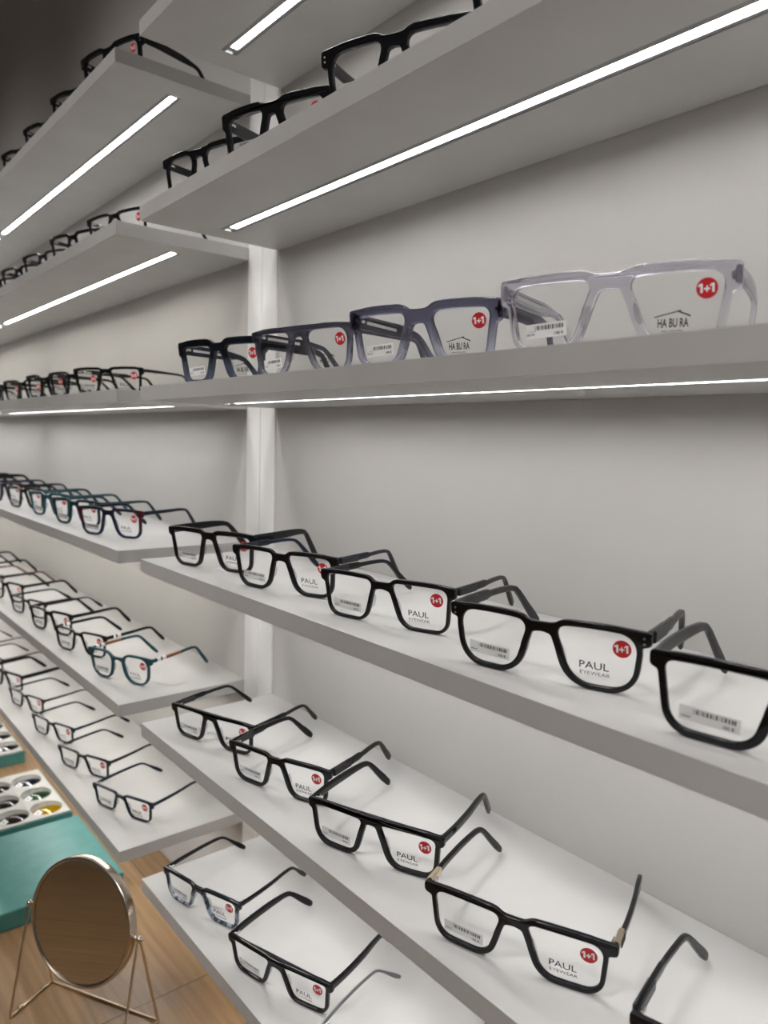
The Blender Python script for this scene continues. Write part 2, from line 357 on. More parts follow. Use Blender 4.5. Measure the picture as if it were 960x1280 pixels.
_proto = {}
def spectacles(style):
    if style in _proto: return _proto[style]
    S = dict(BASE); S.update(STYLES[style])
    S['A'] *= .957; S['B'] *= .885; S['ep'] *= .85; S['r'] = tuple(v * f for v, f in zip(S['r'], (.9, .9, .66, .60))); S['taper_n'] = .30 + S['taper_n'] * .95; S['taper_t'] += .07; S['A'] *= 1.03; S['dbl'] *= .97; S['brow'] *= .92; S['bh'] *= 1.08
    A, B, dbl = S['A'], S['B'], S['dbl']; a, b = A / 2, B / 2
    rb = S['rb']; cz = b + rb; cx = dbl / 2 + a
    lean, k = S['lean'], S['k']
    def bend(x, y, z): return Vector((x, y + k * x * x - lean * z, z))
    # lens opening (right of the nose), nasal side at negative x
    C = [(-a * (1 - S['taper_n']), -b), (a * (1 - S['taper_t']), -b), (a, b - S['slant'] * .3), (-a, b - S['slant'])]
    rr = S['r']                   # nasal top, temporal top, temporal bottom, nasal bottom
    L = rounded_quad(C, [rr[3], rr[2], rr[1], rr[0]], 84)
    L = [Vector((p.x, p.y + (S['bow'] if p.y > 0 else -S['bow']) * (1 - (p.x / a) ** 2))) for p in L]
    if area(L) < 0: L = L[::-1]
    thick = lambda n: S['rs'] * (1 + .35 * max(0, -n.x) ** 2) + (S['brow'] - S['rs']) * max(0, n.y) ** 2 + (rb - S['rs']) * max(0, -n.y) ** 2
    O = offset_loop(L, thick)
    LR = [p + Vector((cx, cz)) for p in L]; OR = [p + Vector((cx, cz)) for p in O]
    mir = lambda P: [Vector((-p.x, p.y)) for p in P][::-1]
    LL, OL = mir(LR), mir(OR)
    top = max(p.y for p in OR)
    W = cx + a + S['rs'] + S['ep']             # half width
    bt = top + S['bt']; bb = bt - S['bh']
    hw = dbl / 2 + .004
    bridge = [Vector(p) for p in ((-hw, bb - .003), (-dbl * .30, bb - .0004), (0, bb + .0006), (dbl * .30, bb - .0004), (hw, bb - .003), (hw, bt + .0012), (dbl * .3, bt), (-dbl * .3, bt), (-hw, bt + .0012))]
    if S['top_flat']: bridge = [Vector(p) for p in ((-hw, bb - .003), (0, bb), (hw, bb - .003), (hw + .01, bt - .0006), (hw + .01, top - .0002), (-hw - .01, top - .0002), (-hw - .01, bt - .0006))]
    et = top - .0012 + S['ept']; eb = et - S['eph']
    epR = [Vector(p) for p in ((cx + a * .80, eb - .002), (W - .0012, eb), (W, eb + .001), (W, et - .0014), (W - .001, et - .0004), (cx + a * .55, et + .0012 - .0004))]
    polys = [OR, OL, bridge, epR, mir(epR), LR, LL]
    vs, fs = [], []
    for P in polys:
        fs.append(list(range(len(vs), len(vs) + len(P)))); vs += P
    rv, re, rf, _, _, of = delaunay_2d_cdt(vs, [], fs, 0, 1e-7)
    keep = [f for f, o in zip(rf, of) if any(i < 5 for i in o)]
    cnt = {}
    for f in keep:
        for i in range(len(f)):
            e = (f[i], f[(i + 1) % len(f)]); cnt[e] = cnt.get(e, 0) + 1
    nxt = {e[0]: e[1] for e in cnt if (e[1], e[0]) not in cnt}
    loops = []
    while nxt:
        s, _ = next(iter(nxt.items())); loop = []; c = s
        while c in nxt: loop.append(c); c = nxt.pop(c)
        loops.append([Vector(rv[i]) for i in loop])
    outer = max(loops, key=lambda P: abs(area(P)))
    per = sum((outer[i] - outer[i - 1]).length for i in range(len(outer)))
    outer = smooth_loop(resample(outer, int(per / .0009)), S['sm'])
    zmin = min(p.y for p in outer)
    bm = fill2d([outer, LR, LL], S['depth'] / 2, S['bev'], 2)
    for v in bm.verts:
        x, y, z = v.co; v.co = bend(x, -z, y - zmin)
    bmesh.ops.recalc_face_normals(bm, faces=bm.faces)
    fm = MATS[S['front']]
    root = empty('eyeglasses')
    if S['mid']:        # two-tone: the outer corners carry a second colour
        for f in bm.faces:
            c = f.calc_center_median()
            if abs(c.x) > cx + a * .75 and c.z > .012: f.material_index = 1
    fr = link('frame_front', mesh_from_bm('frame_front', bm, [fm] + ([MATS[S['mid']]] if S['mid'] else []), 40), root)
    if S['rivets']:
        for s in (-1, 1):
            bm = bmesh.new()
            for dz in (-.0018, .0018):
                p = bend(s * (W - .0042), -S['depth'] / 2 - .0002, (et + eb) / 2 + dz)
                M = Matrix.Translation(p) @ Matrix.Rotation(math.radians(90), 4, 'X')
                add_lathe(bm, [(.0, .0004), (.0006, .0003), (.0008, 0), (.0008, -.0006)], M, 12)
            link('rivet', mesh_from_bm('rivet', bm, [ALU], 40), root)
    # lenses
    lm = LENSRED if S['lens'] == 'red' else LENSM
    lens_obj = []
    for P, sx in ((LL, -1), (LR, 1)):
        c = Vector((sx * cx, cz)); bm = bmesh.new(); shells = []
        for yy in (-.0008, .0008):
            rings = []
            for f in (.25, .5, .75, 1.004):
                rings.append([bm.verts.new(bend(c.x + (p.x - c.x) * f, yy, c.y + (p.y - c.y) * f - zmin)) for p in P[::2]])
            cv = bm.verts.new(bend(c.x, yy, c.y - zmin)); n = len(rings[0])
            for i in range(n):
                j = (i + 1) % n
                bm.faces.new((cv, rings[0][i], rings[0][j]))
                for r0, r1 in zip(rings, rings[1:]): bm.faces.new((r0[i], r1[i], r1[j], r0[j]))
            shells.append(rings[-1])
        for i in range(n):
            j = (i + 1) % n; bm.faces.new((shells[0][i], shells[0][j], shells[1][j], shells[1][i]))
        bmesh.ops.recalc_face_normals(bm, faces=bm.faces)
        lens_obj.append(link('lens', mesh_from_bm('lens', bm, [lm], 50), root))
    yo = -.0008
    def put(bm, tris, ox, oz, ang, lift, mi=0):
        ca, sa = math.cos(ang), math.sin(ang)
        for t in tris:
            vsn = []
            for (x, y) in t:
                X, Z = ox + x * ca - y * sa, oz + x * sa + y * ca
                vsn.append(bm.verts.new(bend(X, yo - lift, Z - zmin)))
            f = bm.faces.new(vsn); f.material_index = mi
    def grid_rect(w, h, n=8):
        q = []
        for i in range(n):
            x0, x1 = -w / 2 + w * i / n, -w / 2 + w * (i + 1) / n
            q.append([(x0, -h / 2), (x1, -h / 2), (x1, h / 2), (x0, h / 2)])
        return q
    # price label on the left-hand lens
    hab = S['brand'] == 'h'
    lw, lh = (.027, .0088) if hab else (.031, .0082)
    ox, oz, an = -cx - a * .12, cz - b + lh / 2 + .0042, math.radians(3 if hab else -2)
    bm = bmesh.new()
    put(bm, grid_rect(lw, lh), ox, oz, an, .0003, 0)
    rnd = random.Random(3); x = -lw * .26
    while x < lw * .44:
        w = rnd.choice((.0003, .0003, .0006, .0009))
        put(bm, [[(x, .0005), (x + w, .0005), (x + w, .0031), (x, .0031)]], ox, oz, an, .00045, 1)
        x += w + rnd.choice((.0003, .0004, .0007))
    put(bm, [[(p[0] + lw * .32, p[1] - lh * .26) for p in t] for t in text_tris(S['price'] + ' \u20ac', .0020, None, .02)], ox, oz, an, .00045, 1)
    put(bm, [[(p[0] - lw * .38, p[1] - lh * .22) for p in t] for t in text_tris('38144' if hab else '38640', .0012, .0052, .01)], ox, oz, an, .00045, 1)
    put(bm, [[(p[0] - lw * .33, p[1] - lh * .02) for p in t] for t in text_tris('2113', .0010, .0042)], ox, oz, an, .00045, 2)
    link('price_label', mesh_from_bm('price_label', bm, [PAPER if hab else FILM, INK, ALU]), lens_obj[0])
    # red 1+1 sticker on the right-hand lens
    bm = bmesh.new(); rad = .0056
    ox, oz = cx + a * .62, cz + b * .48
    disc = [(rad * math.cos(i * math.pi / 20), rad * math.sin(i * math.pi / 20)) for i in range(40)]
    put(bm, [[(0, 0), disc[i], disc[(i + 1) % 40]] for i in range(40)], ox, oz, 0, .0003, 0)
    for dx in (-.0031, .0029):
        put(bm, [[(dx - .0003, -.0024), (dx + .0009, -.0024), (dx + .0009, .0025), (dx - .0003, .0025)], [(dx - .0003, .0025), (dx - .0014, .0017), (dx - .0014, .0006), (dx - .0003, .0013)]], ox, oz, math.radians(2), .00045, 1)
    put(bm, [[(-.0017, -.0008), (-.0004, -.0008), (-.0004, .0001), (-.0017, .0001)], [(-.0004, -.0020), (.0004, -.0020), (.0004, .0013), (-.0004, .0013)], [(.0004, -.0008), (.0015, -.0008), (.0015, .0001), (.0004, .0001)]], ox, oz, math.radians(2), .00045, 1)
    link('sale_sticker', mesh_from_bm('sale_sticker', bm, [RED, WHITEINK]), lens_obj[1])
    # printing on the right-hand lens
    bm = bmesh.new(); ox, oz = cx - a * .02, cz - b * .46
    if hab:
        oz = cz - b * .52
        put(bm, text_tris('HA BU RA', .0050, .0165, .022), ox, oz, 0, .0003)
        put(bm, text_tris('design by Tsekouras Maria', .0012, .0115, .012), ox - .0004, oz - .0044, 0, .0003)
        def stroke(p, q, w):
            d = (Vector(q) - Vector(p)).normalized(); nn = Vector((-d.y, d.x)) * w / 2; out = []
            for i in range(6):
                s0 = Vector(p).lerp(Vector(q), i / 6); s1 = Vector(p).lerp(Vector(q), (i + 1) / 6)
                out.append([tuple(s0 - nn), tuple(s1 - nn), tuple(s1 + nn), tuple(s0 + nn)])
            return out
        put(bm, stroke((-.0102, .0034), (.0042, .0066), .0006), ox, oz, 0, .0003)
        put(bm, stroke((.0022, .0064), (.0092, .0034), .0008), ox, oz, 0, .00033)
    else:
        put(bm, text_tris('PAUL', .0048, .0185, .004), ox, oz + .0022, 0, .0003)
        put(bm, text_tris('EYEWEAR', .0024, .0188, .0), ox + .0006, oz - .0030, 0, .0003)
    link('brand_print', mesh_from_bm('brand_print', bm, [INK]), lens_obj[1])
    # nose pads
    if S['pads']:
        for s in (-1, 1):
            bm = bmesh.new()
            p = bend(s * (dbl / 2 + a * S['taper_n'] * .42 - .0004), .0036, cz - b * .12 - zmin)
            M = Matrix.Translation(p) @ Matrix.Rotation(s * math.radians(24), 4, 'Z') @ Matrix.Rotation(s * math.radians(-17), 4, 'Y')
            bmesh.ops.create_uvsphere(bm, u_segments=12, v_segments=8, radius=1, matrix=M @ Matrix.Diagonal((.0016, .0032, .0068, 1)))
            link('nose_pad', mesh_from_bm('nose_pad', bm, [PADM], 60), root)
    # temples
    tm = MATS[S['temple']]
    zh = (et + eb) / 2 - zmin + .0006; xh = W - .0026
    y0 = k * xh * xh - lean * zh + S['depth'] * .35
    for s in (-1, 1):
        tl = S['tl']
        tipz = .0042
        path = catmull([(xh, y0, zh), (xh + .0012, y0 + tl * .2, zh + .0004), (xh + .0008, y0 + tl * .42, zh + .0006), (xh - .0006, y0 + tl * .58, zh + .0008), (xh - .0016, y0 + tl * .69, zh - .0002),
                        (xh - .0028, y0 + tl * .76, zh - .0042), (xh - .0056, y0 + tl * .88, (zh - .0042 + tipz) / 2), (xh - .0086, y0 + tl, tipz)], 54)
        prof = strip_prof(S['tem'], S['th']); bm = bmesh.new(); rings = []
        n = len(path)
        for i, p in enumerate(path):
            t = (path[min(i + 1, n - 1)] - path[max(i - 1, 0)]).normalized()
            side = Vector((1, 0, 0)) - t * t.x; side.normalize(); up = side.cross(t) * -1
            if up.z < 0: up = -up
            h = interp(prof, i / (n - 1)) / 2; w = S['tk'] / 2 * (1 if i < n * .7 else 1.08)
            if i == n - 1: h *= .72; w *= .7
            ring = []
            for q in range(12):
                an = (q + .5) * math.pi / 6; c, sn = math.cos(an), math.sin(an)
                px = math.copysign(abs(c) ** .55, c) * w; pz = math.copysign(abs(sn) ** .55, sn) * h
                v = p + side * px + up * pz
                ring.append(bm.verts.new((s * v.x, v.y, max(.0003, v.z))))
            rings.append(ring)
        mats = [tm]
        for i in range(n - 1):
            f_ = i / (n - 1); mi = 0
            if S['tem'] == 'banded': mi = 1 if (.045 < f_ < .075 or .10 < f_ < .13) else (2 if .14 < f_ < .30 else 0)
            if S['tem'] == 'banded2': mi = 1 if (.06 < f_ < .085 or .11 < f_ < .135) else 0
            for q in range(12):
                bm.faces.new((rings[i][q], rings[i][(q + 1) % 12], rings[i + 1][(q + 1) % 12], rings[i + 1][q])).material_index = mi
        bm.faces.new(rings[0][::-1]); bm.faces.new(rings[-1])
        bmesh.ops.recalc_face_normals(bm, faces=bm.faces)
        if S['tem'].startswith('banded'): mats = [tm, WHITEBAND, BROWNBAND]
        to = link('temple', mesh_from_bm('temple', bm, mats, 40), root)
        # hinge: three little knuckles and a screw on the inside
        bm = bmesh.new()
        for dz in (-.0017, 0, .0017):
            add_lathe(bm, [(.0, -.0007), (.0010, -.0007), (.0010, .0007), (0, .0007)], Matrix.Translation((s * (xh - .0026), y0 + .0030, zh + dz)), 10)
        add_box(bm, s * (xh - .0026) - .0008, s * (xh - .0026) + .0008, y0 - .001, y0 + .0095, zh - .0012, zh + .0012)
        link('hinge', mesh_from_bm('hinge', bm, [STEEL], 40), to)
        if S['trim'] == 'gold':
            bm = bmesh.new()
            add_box(bm, s * (xh + .0003) - .0021, s * (xh + .0003) + .0021, y0 + .001, y0 + .0185, zh - .0035, zh + .0035)
            bmesh.ops.bevel(bm, geom=list(bm.edges), offset=.0006, segments=2, affect='EDGES')
            for j in range(4):
                add_box(bm, s * (xh + .0022) + s * .0005 - .0004, s * (xh + .0022) + s * .0005 + .0004, y0 + .006 + j * .003, y0 + .0075 + j * .003, zh - .0026, zh + .0026, 1)
            link('metal_trim', mesh_from_bm('metal_trim', bm, [GOLD, INK], 40), to)['label'] = 'gold metal trim with dark slots'
        elif S['trim'] == 'steel':
            bm = bmesh.new(); add_box(bm, s * (xh + .0006) - .0016, s * (xh + .0006) + .0016, y0 + .012, y0 + .030, zh - .0022, zh + .0022)
            bmesh.ops.bevel(bm, geom=list(bm.edges), offset=.0004, segments=1, affect='EDGES')
            link('metal_trim', mesh_from_bm('metal_trim', bm, [STEEL], 40), to)
        if S['tem'] == 'step':
            bm = bmesh.new(); add_box(bm, s * (xh + .0009) - .0024, s * (xh + .0009) + .0024, y0 + .004, y0 + .0335, zh - S['th'] * .46, zh + S['th'] * .46)
            bmesh.ops.bevel(bm, geom=list(bm.edges), offset=.0006, segments=2, affect='EDGES')
            link('temple_panel', mesh_from_bm('temple_panel', bm, [SATIN], 40), to)
        if hab:             # patterned core wire showing inside the clear plastic
            bm = bmesh.new(); xi = s * (xh - S['tk'] / 2 - .0001)
            add_box(bm, xi - .0003, xi + .0003, y0 + .014, y0 + .058, zh - .0012, zh + .0014)
            link('core_wire', mesh_from_bm('core_wire', bm, [ETCH]), to)
    root['_w'] = W; root['_tip'] = y0 + S['tl']
    _proto[style] = root
    return root

# ------------------------------------------------------------------ the fitting: shelves, uprights, lights
SC = .54
HT = dict(A=.47618, B=.26910, C=.05829, D=-.15230, E=-.36124, F=-.56784)     # shelf tops, relative to eye
HT = {k: v + EYE for k, v in HT.items()}
TH = .01676; DEPTH = .19105; XL = -.96484; XR = -.88669
ORD = dict(A='top', B='second', C='third', D='fourth', E='fifth', F='lowest')

def struct(name, bm, mats, smooth=None):
    return tag(link(name, mesh_from_bm(name, bm, mats, smooth)), kind='structure')

bm = bmesh.new(); add_box(bm, -4.2, 1.6, 0, .12, 0, 2.72); struct('wall_back', bm, [WALL])
bm = bmesh.new(); add_box(bm, -4.32, -4.2, -4.6, .12, 0, 2.72); struct('wall_left', bm, [WALL])
bm = bmesh.new(); add_box(bm, -4.32, 1.6, -4.6, .12, -.1, 0); FLOOR = struct('floor', bm, [])
bm = bmesh.new(); add_box(bm, -4.32, 1.6, -4.6, .12, 2.72, 2.82); struct('ceiling', bm, [CEILM])
# the white upright between the two bays: two slim panels with a seam
bm = bmesh.new()
XM = (XL + XR) / 2
for x0, x1 in ((XL + .0005, XM - .0006), (XM + .0006, XR - .0005)):
    vs = add_box(bm, x0, x1, -.0025, -.0001, .0, 2.60)
struct('trim_1', bm, [POSTM])
bm = bmesh.new(); add_box(bm, -3.09, -3.012, -.0025, -.0001, .0, 2.60); struct('trim_2', bm, [POSTM])

LED_N = [emit('led_cool', (1.0, .985, .965), 35.0), emit('led_warm', (1.0, .97, .89), 35.0)]
def build_shelf(name, x0, x1, ztop, leds, label, cat, group, led_mat):
    """board with grooves for the light strips routed into its underside"""
    y0, y1 = -DEPTH, -.0005; z0, z1 = ztop - TH, ztop; g0, g1, gd = -.1066, -.0863, .0075
    bm = bmesh.new()
    xs = sorted({x0, x1, *[v for l in leds for v in l]}); ys = [y0, g0, g1, y1]
    groove = lambda i, j: j == 1 and any(l[0] - 1e-6 <= xs[i] and xs[i + 1] <= l[1] + 1e-6 for l in leds)
    V = {}
    def v(x, y, z):
        k = (round(x, 5), round(y, 5), round(z, 5))
        if k not in V: V[k] = bm.verts.new((x, y, z))
        return V[k]
    for i in range(len(xs) - 1):
        for j in range(3):
            z = z0 + (gd if groove(i, j) else 0); X0, X1, Y0, Y1 = xs[i], xs[i + 1], ys[j], ys[j + 1]
            bm.faces.new((v(X0, Y0, z), v(X0, Y1, z), v(X1, Y1, z), v(X1, Y0, z)))
            bm.faces.new((v(X0, Y0, z1), v(X1, Y0, z1), v(X1, Y1, z1), v(X0, Y1, z1)))
            if groove(i, j):
                bm.faces.new((v(X0, Y0, z0), v(X0, Y0, z), v(X1, Y0, z), v(X1, Y0, z0)))
                bm.faces.new((v(X0, Y1, z0), v(X1, Y1, z0), v(X1, Y1, z), v(X0, Y1, z)))
                if not (i > 0 and groove(i - 1, j)): bm.faces.new((v(X0, Y0, z0), v(X0, Y1, z0), v(X0, Y1, z), v(X0, Y0, z)))
                if not (i < len(xs) - 2 and groove(i + 1, j)): bm.faces.new((v(X1, Y0, z0), v(X1, Y0, z), v(X1, Y1, z), v(X1, Y1, z0)))
        bm.faces.new((v(xs[i], y0, z0), v(xs[i + 1], y0, z0), v(xs[i + 1], y0, z1), v(xs[i], y0, z1)))
        bm.faces.new((v(xs[i], y1, z0), v(xs[i], y1, z1), v(xs[i + 1], y1, z1), v(xs[i + 1], y1, z0)))
    for j in range(3):
        bm.faces.new((v(x0, ys[j], z0), v(x0, ys[j], z1), v(x0, ys[j + 1], z1), v(x0, ys[j + 1], z0)))
        bm.faces.new((v(x1, ys[j], z0), v(x1, ys[j + 1], z0), v(x1, ys[j + 1], z1), v(x1, ys[j], z1)))
    bmesh.ops.recalc_face_normals(bm, faces=bm.faces)
    sh = link(name, mesh_from_bm(name, bm, [LAM])); tag(sh, label, cat, group)
    for (a, b) in leds:
        bm = bmesh.new()          # aluminium channel: base, two lips, end caps
        m = .0006
        add_box(bm, a + m, b - m, g0 + m, g1 - m, z0 + gd - .0016, z0 + gd - .0002)
        add_box(bm, a + m, b - m, g0 + m, g0 + .0062, z0 + .0003, z0 + gd - .0016)
        add_box(bm, a + m, b - m, g1 - .0046, g1 - m, z0 + .0003, z0 + gd - .0016)
        add_box(bm, a + m, a + .011, g0 + .0062, g1 - .0046, z0 + .0028, z0 + gd - .0016)
        add_box(bm, b - .011, b - m, g0 + .0062, g1 - .0046, z0 + .0028, z0 + gd - .0016)
        ch = link('light_strip', mesh_from_bm('light_strip', bm, [ALU]), sh)
        bm = bmesh.new(); add_box(bm, a + .011, b - .011, g0 + .0063, g1 - .0047, z0 + .0018, z0 + gd - .0017)
        link('diffuser', mesh_from_bm('diffuser', bm, [led_mat]), ch)['label'] = 'glowing white diffuser'
    return sh

for s, z in HT.items():
    build_shelf('shelf', XR, XR + 2.04, z, [(-.8505, .1095), (.1595, 1.117)],
                f'white {ORD[s]} shelf of the near bay, right of the white upright', 'shelf', 'shelves of the near bay', LED_N[0])
for s, z in HT.items():
    build_shelf('shelf', XL - 2.04, XL, z, [(-1.968, -1.0056), (-2.968, -2.008)],
                f'white {ORD[s]} shelf of the far bay, left of the white upright', 'shelf', 'shelves of the far bay', LED_N[1 if s in 'BDE' else 0])

# ------------------------------------------------------------------ spectacles on the shelves
# (shelf, bay, x, y, yaw in degrees, style, look)
NEAR, FAR = 'near', 'far'
ITEMS = [
 # near bay
 ('B', NEAR, -.790, -.158, 14, 'panto_black', 'black round-cornered eyeglasses with clear nose pads'),
 ('B', NEAR, -.636, -.158, 18, 'chunky_black', 'glossy black thick-rimmed chunky eyeglasses'),
 ('B', NEAR, -.466, -.143, 22, 'wide_black', 'wide black eyeglasses with pale rivets'),
 ('B', NEAR, -.302, -.158, 18, 'chunky_black', 'black eyeglasses mostly hidden by the board edge'),
 ('C', NEAR, -.742, -.158, 16, 'chunky_navy', 'navy thick-rimmed eyeglasses fading to clear blue below'),
 ('C', NEAR, -.594, -.152, 11, 'pilot_smoke', 'smoky grey pilot-shaped eyeglasses with keyhole bridge'),
 ('C', NEAR, -.428, -.152, 16, 'chunky_smoke', 'chunky square eyeglasses in translucent smoky blue'),
 ('C', NEAR, -.262, -.150, 18, 'crystal_square', 'clear crystal plastic eyeglasses with lilac cast'),
 ('D', NEAR, -.778, -.150, 20, 'square_bold', 'thick square black eyeglasses with broad temples'),
 ('D', NEAR, -.623, -.147, 18, 'square_soft', 'black square eyeglasses with dark blue temples'),
 ('D', NEAR, -.466, -.145, 16, 'square_fine', 'slim square black eyeglasses with pale inner rims'),
 ('D', NEAR, -.2975, -.154, 16, 'rounded', 'rounded black eyeglasses with riveted corners'),
 ('D', NEAR, -.140, -.158, 13, 'big_square', 'large square black eyeglasses at the photo edge'),
 ('E', NEAR, -.773, -.150, 19, 'flat_bar', 'flat-topped thin black eyeglasses'),
 ('E', NEAR, -.626, -.149, 19, 'step_square', 'square black eyeglasses with stepped temples'),
 ('E', NEAR, -.470, -.150, 21, 'flat_bold', 'flat-browed thick black eyeglasses'),
 ('E', NEAR, -.3095, -.154, 21, 'gold_square', 'black eyeglasses with gold hinge trim'),
 ('E', NEAR, -.146, -.155, 13, 'step_square', 'black eyeglasses at the bottom right corner of the photo'),
 ('F', NEAR, -.776, -.162, 17, 'marbled_rect', 'blue-black marbled rectangular eyeglasses'),
 ('F', NEAR, -.611, -.156, 18, 'flat_rect', 'wide rectangular flat-topped black eyeglasses'),
 ('F', NEAR, -.455, -.152, 18, 'thin_metal', 'eyeglasses with slender grey metal temples'),
 ('F', NEAR, -.300, -.152, 18, 'thin_metal', 'thin metal eyeglasses almost hidden under the shelf above'),
]
def far_row(s, xs, y, yaw, styles):
    for i, (x, st) in enumerate(zip(xs, styles)):
        yy = y[min(i, len(y) - 1)] if isinstance(y, (list, tuple)) else y
        yw = yaw[min(i, len(yaw) - 1)] if isinstance(yaw, (list, tuple)) else yaw
        ITEMS.append((s, FAR, x, yy, yw, st, None))
far_row('A', [-1.062, -1.225, -1.385, -1.545, -1.705], (-.160, -.155), (15, 17), ['wide_black', 'panto_black', 'square_bold', 'panto_black', 'square_bold'])
far_row('B', [-1.070, -1.240, -1.405, -1.565, -1.725, -1.885], (-.152, -.156), (16, 16), ['half_black', 'square_plain', 'square_fine', 'square_plain', 'step_square', 'square_plain'])
far_row('C', [-1.108, -1.268, -1.425, -1.580, -1.738, -1.895], (-.140, -.150), (26, 18, 16, 18, 18), ['half_black', 'square_fine', 'round_black', 'square_fine', 'square_plain', 'square_plain'])
far_row('D', [-1.105, -1.270, -1.425, -1.590, -1.750, -1.910, -2.07, -2.23], (-.138, -.146), (24, 17, 16, 16), ['square_navyred', 'square_tealdark', 'square_teal', 'square_plain', 'square_navyred', 'square_plain', 'square_bold', 'square_plain'])
far_row('E', [-1.060, -1.235, -1.400, -1.555, -1.720, -1.885, -2.045, -2.20], (-.154, -.156), (23, 20, 17, 16), ['panto_teal', 'fine_banded', 'square_plain', 'rect_navy', 'square_plain', 'rect_rose', 'square_plain', 'square_plain'])
far_row('F', [-1.063, -1.240, -1.416, -1.600, -1.770, -1.935, -2.10], (-.150, -.151), (21, 21, 18, 16), ['rect_navy', 'rect_black', 'rect_navy', 'rect_black', 'flat_rect', 'rect_brown', 'rect_brown'])
LOOK = dict(wide_black='wide glossy black eyeglasses', panto_black='black round-cornered eyeglasses', square_bold='thick square black eyeglasses', half_black='black eyeglasses with slim lower rims',
            square_plain='plain black square eyeglasses', square_fine='slim black square eyeglasses', step_square='black square eyeglasses', round_black='rounder black eyeglasses',
            square_navyred='navy square eyeglasses with dark red corners', square_tealdark='very dark teal square eyeglasses', square_teal='dark teal square eyeglasses', panto_teal='teal round-cornered eyeglasses with white and brown temple bands',
            fine_banded='slim black eyeglasses with white temple bands', rect_navy='thin navy rectangular eyeglasses', rect_rose='pale rose eyeglasses', rect_black='thin black rectangular eyeglasses',
            flat_rect='broad-templed black eyeglasses', rect_brown='thin brown eyeglasses')
NTH = ['first', 'second', 'third', 'fourth', 'fifth', 'sixth', 'seventh', 'eighth', 'ninth']
count = {}
used = set()
for (s, bay, x, y, yaw, st, look) in ITEMS:
    p = spectacles(st)
    if st in used: r = copy_tree(p)
    else: r = p; used.add(st)
    ya = math.radians(yaw)
    # keep the far temple tip off the wall behind
    lim = -.006
    tip = y + p['_w'] * math.sin(ya) + p['_tip'] * math.cos(ya)
    if tip > lim: y -= tip - lim
    r.location = (x, y, HT[s] + .0002); r.rotation_euler = (0, 0, ya)
    i = count.get((s, bay), 0); count[(s, bay)] = i + 1
    shelf = f'{ORD[s]} {bay}-bay shelf'
    if look: lab = f'{look}, {NTH[i]} from upright, {shelf}'
    else: lab = f'{LOOK[st]}, {NTH[i]} from upright, {shelf}'
    tag(r, lab, 'eyeglasses', f'eyeglasses on the {ORD[s]} {bay}-bay shelf')
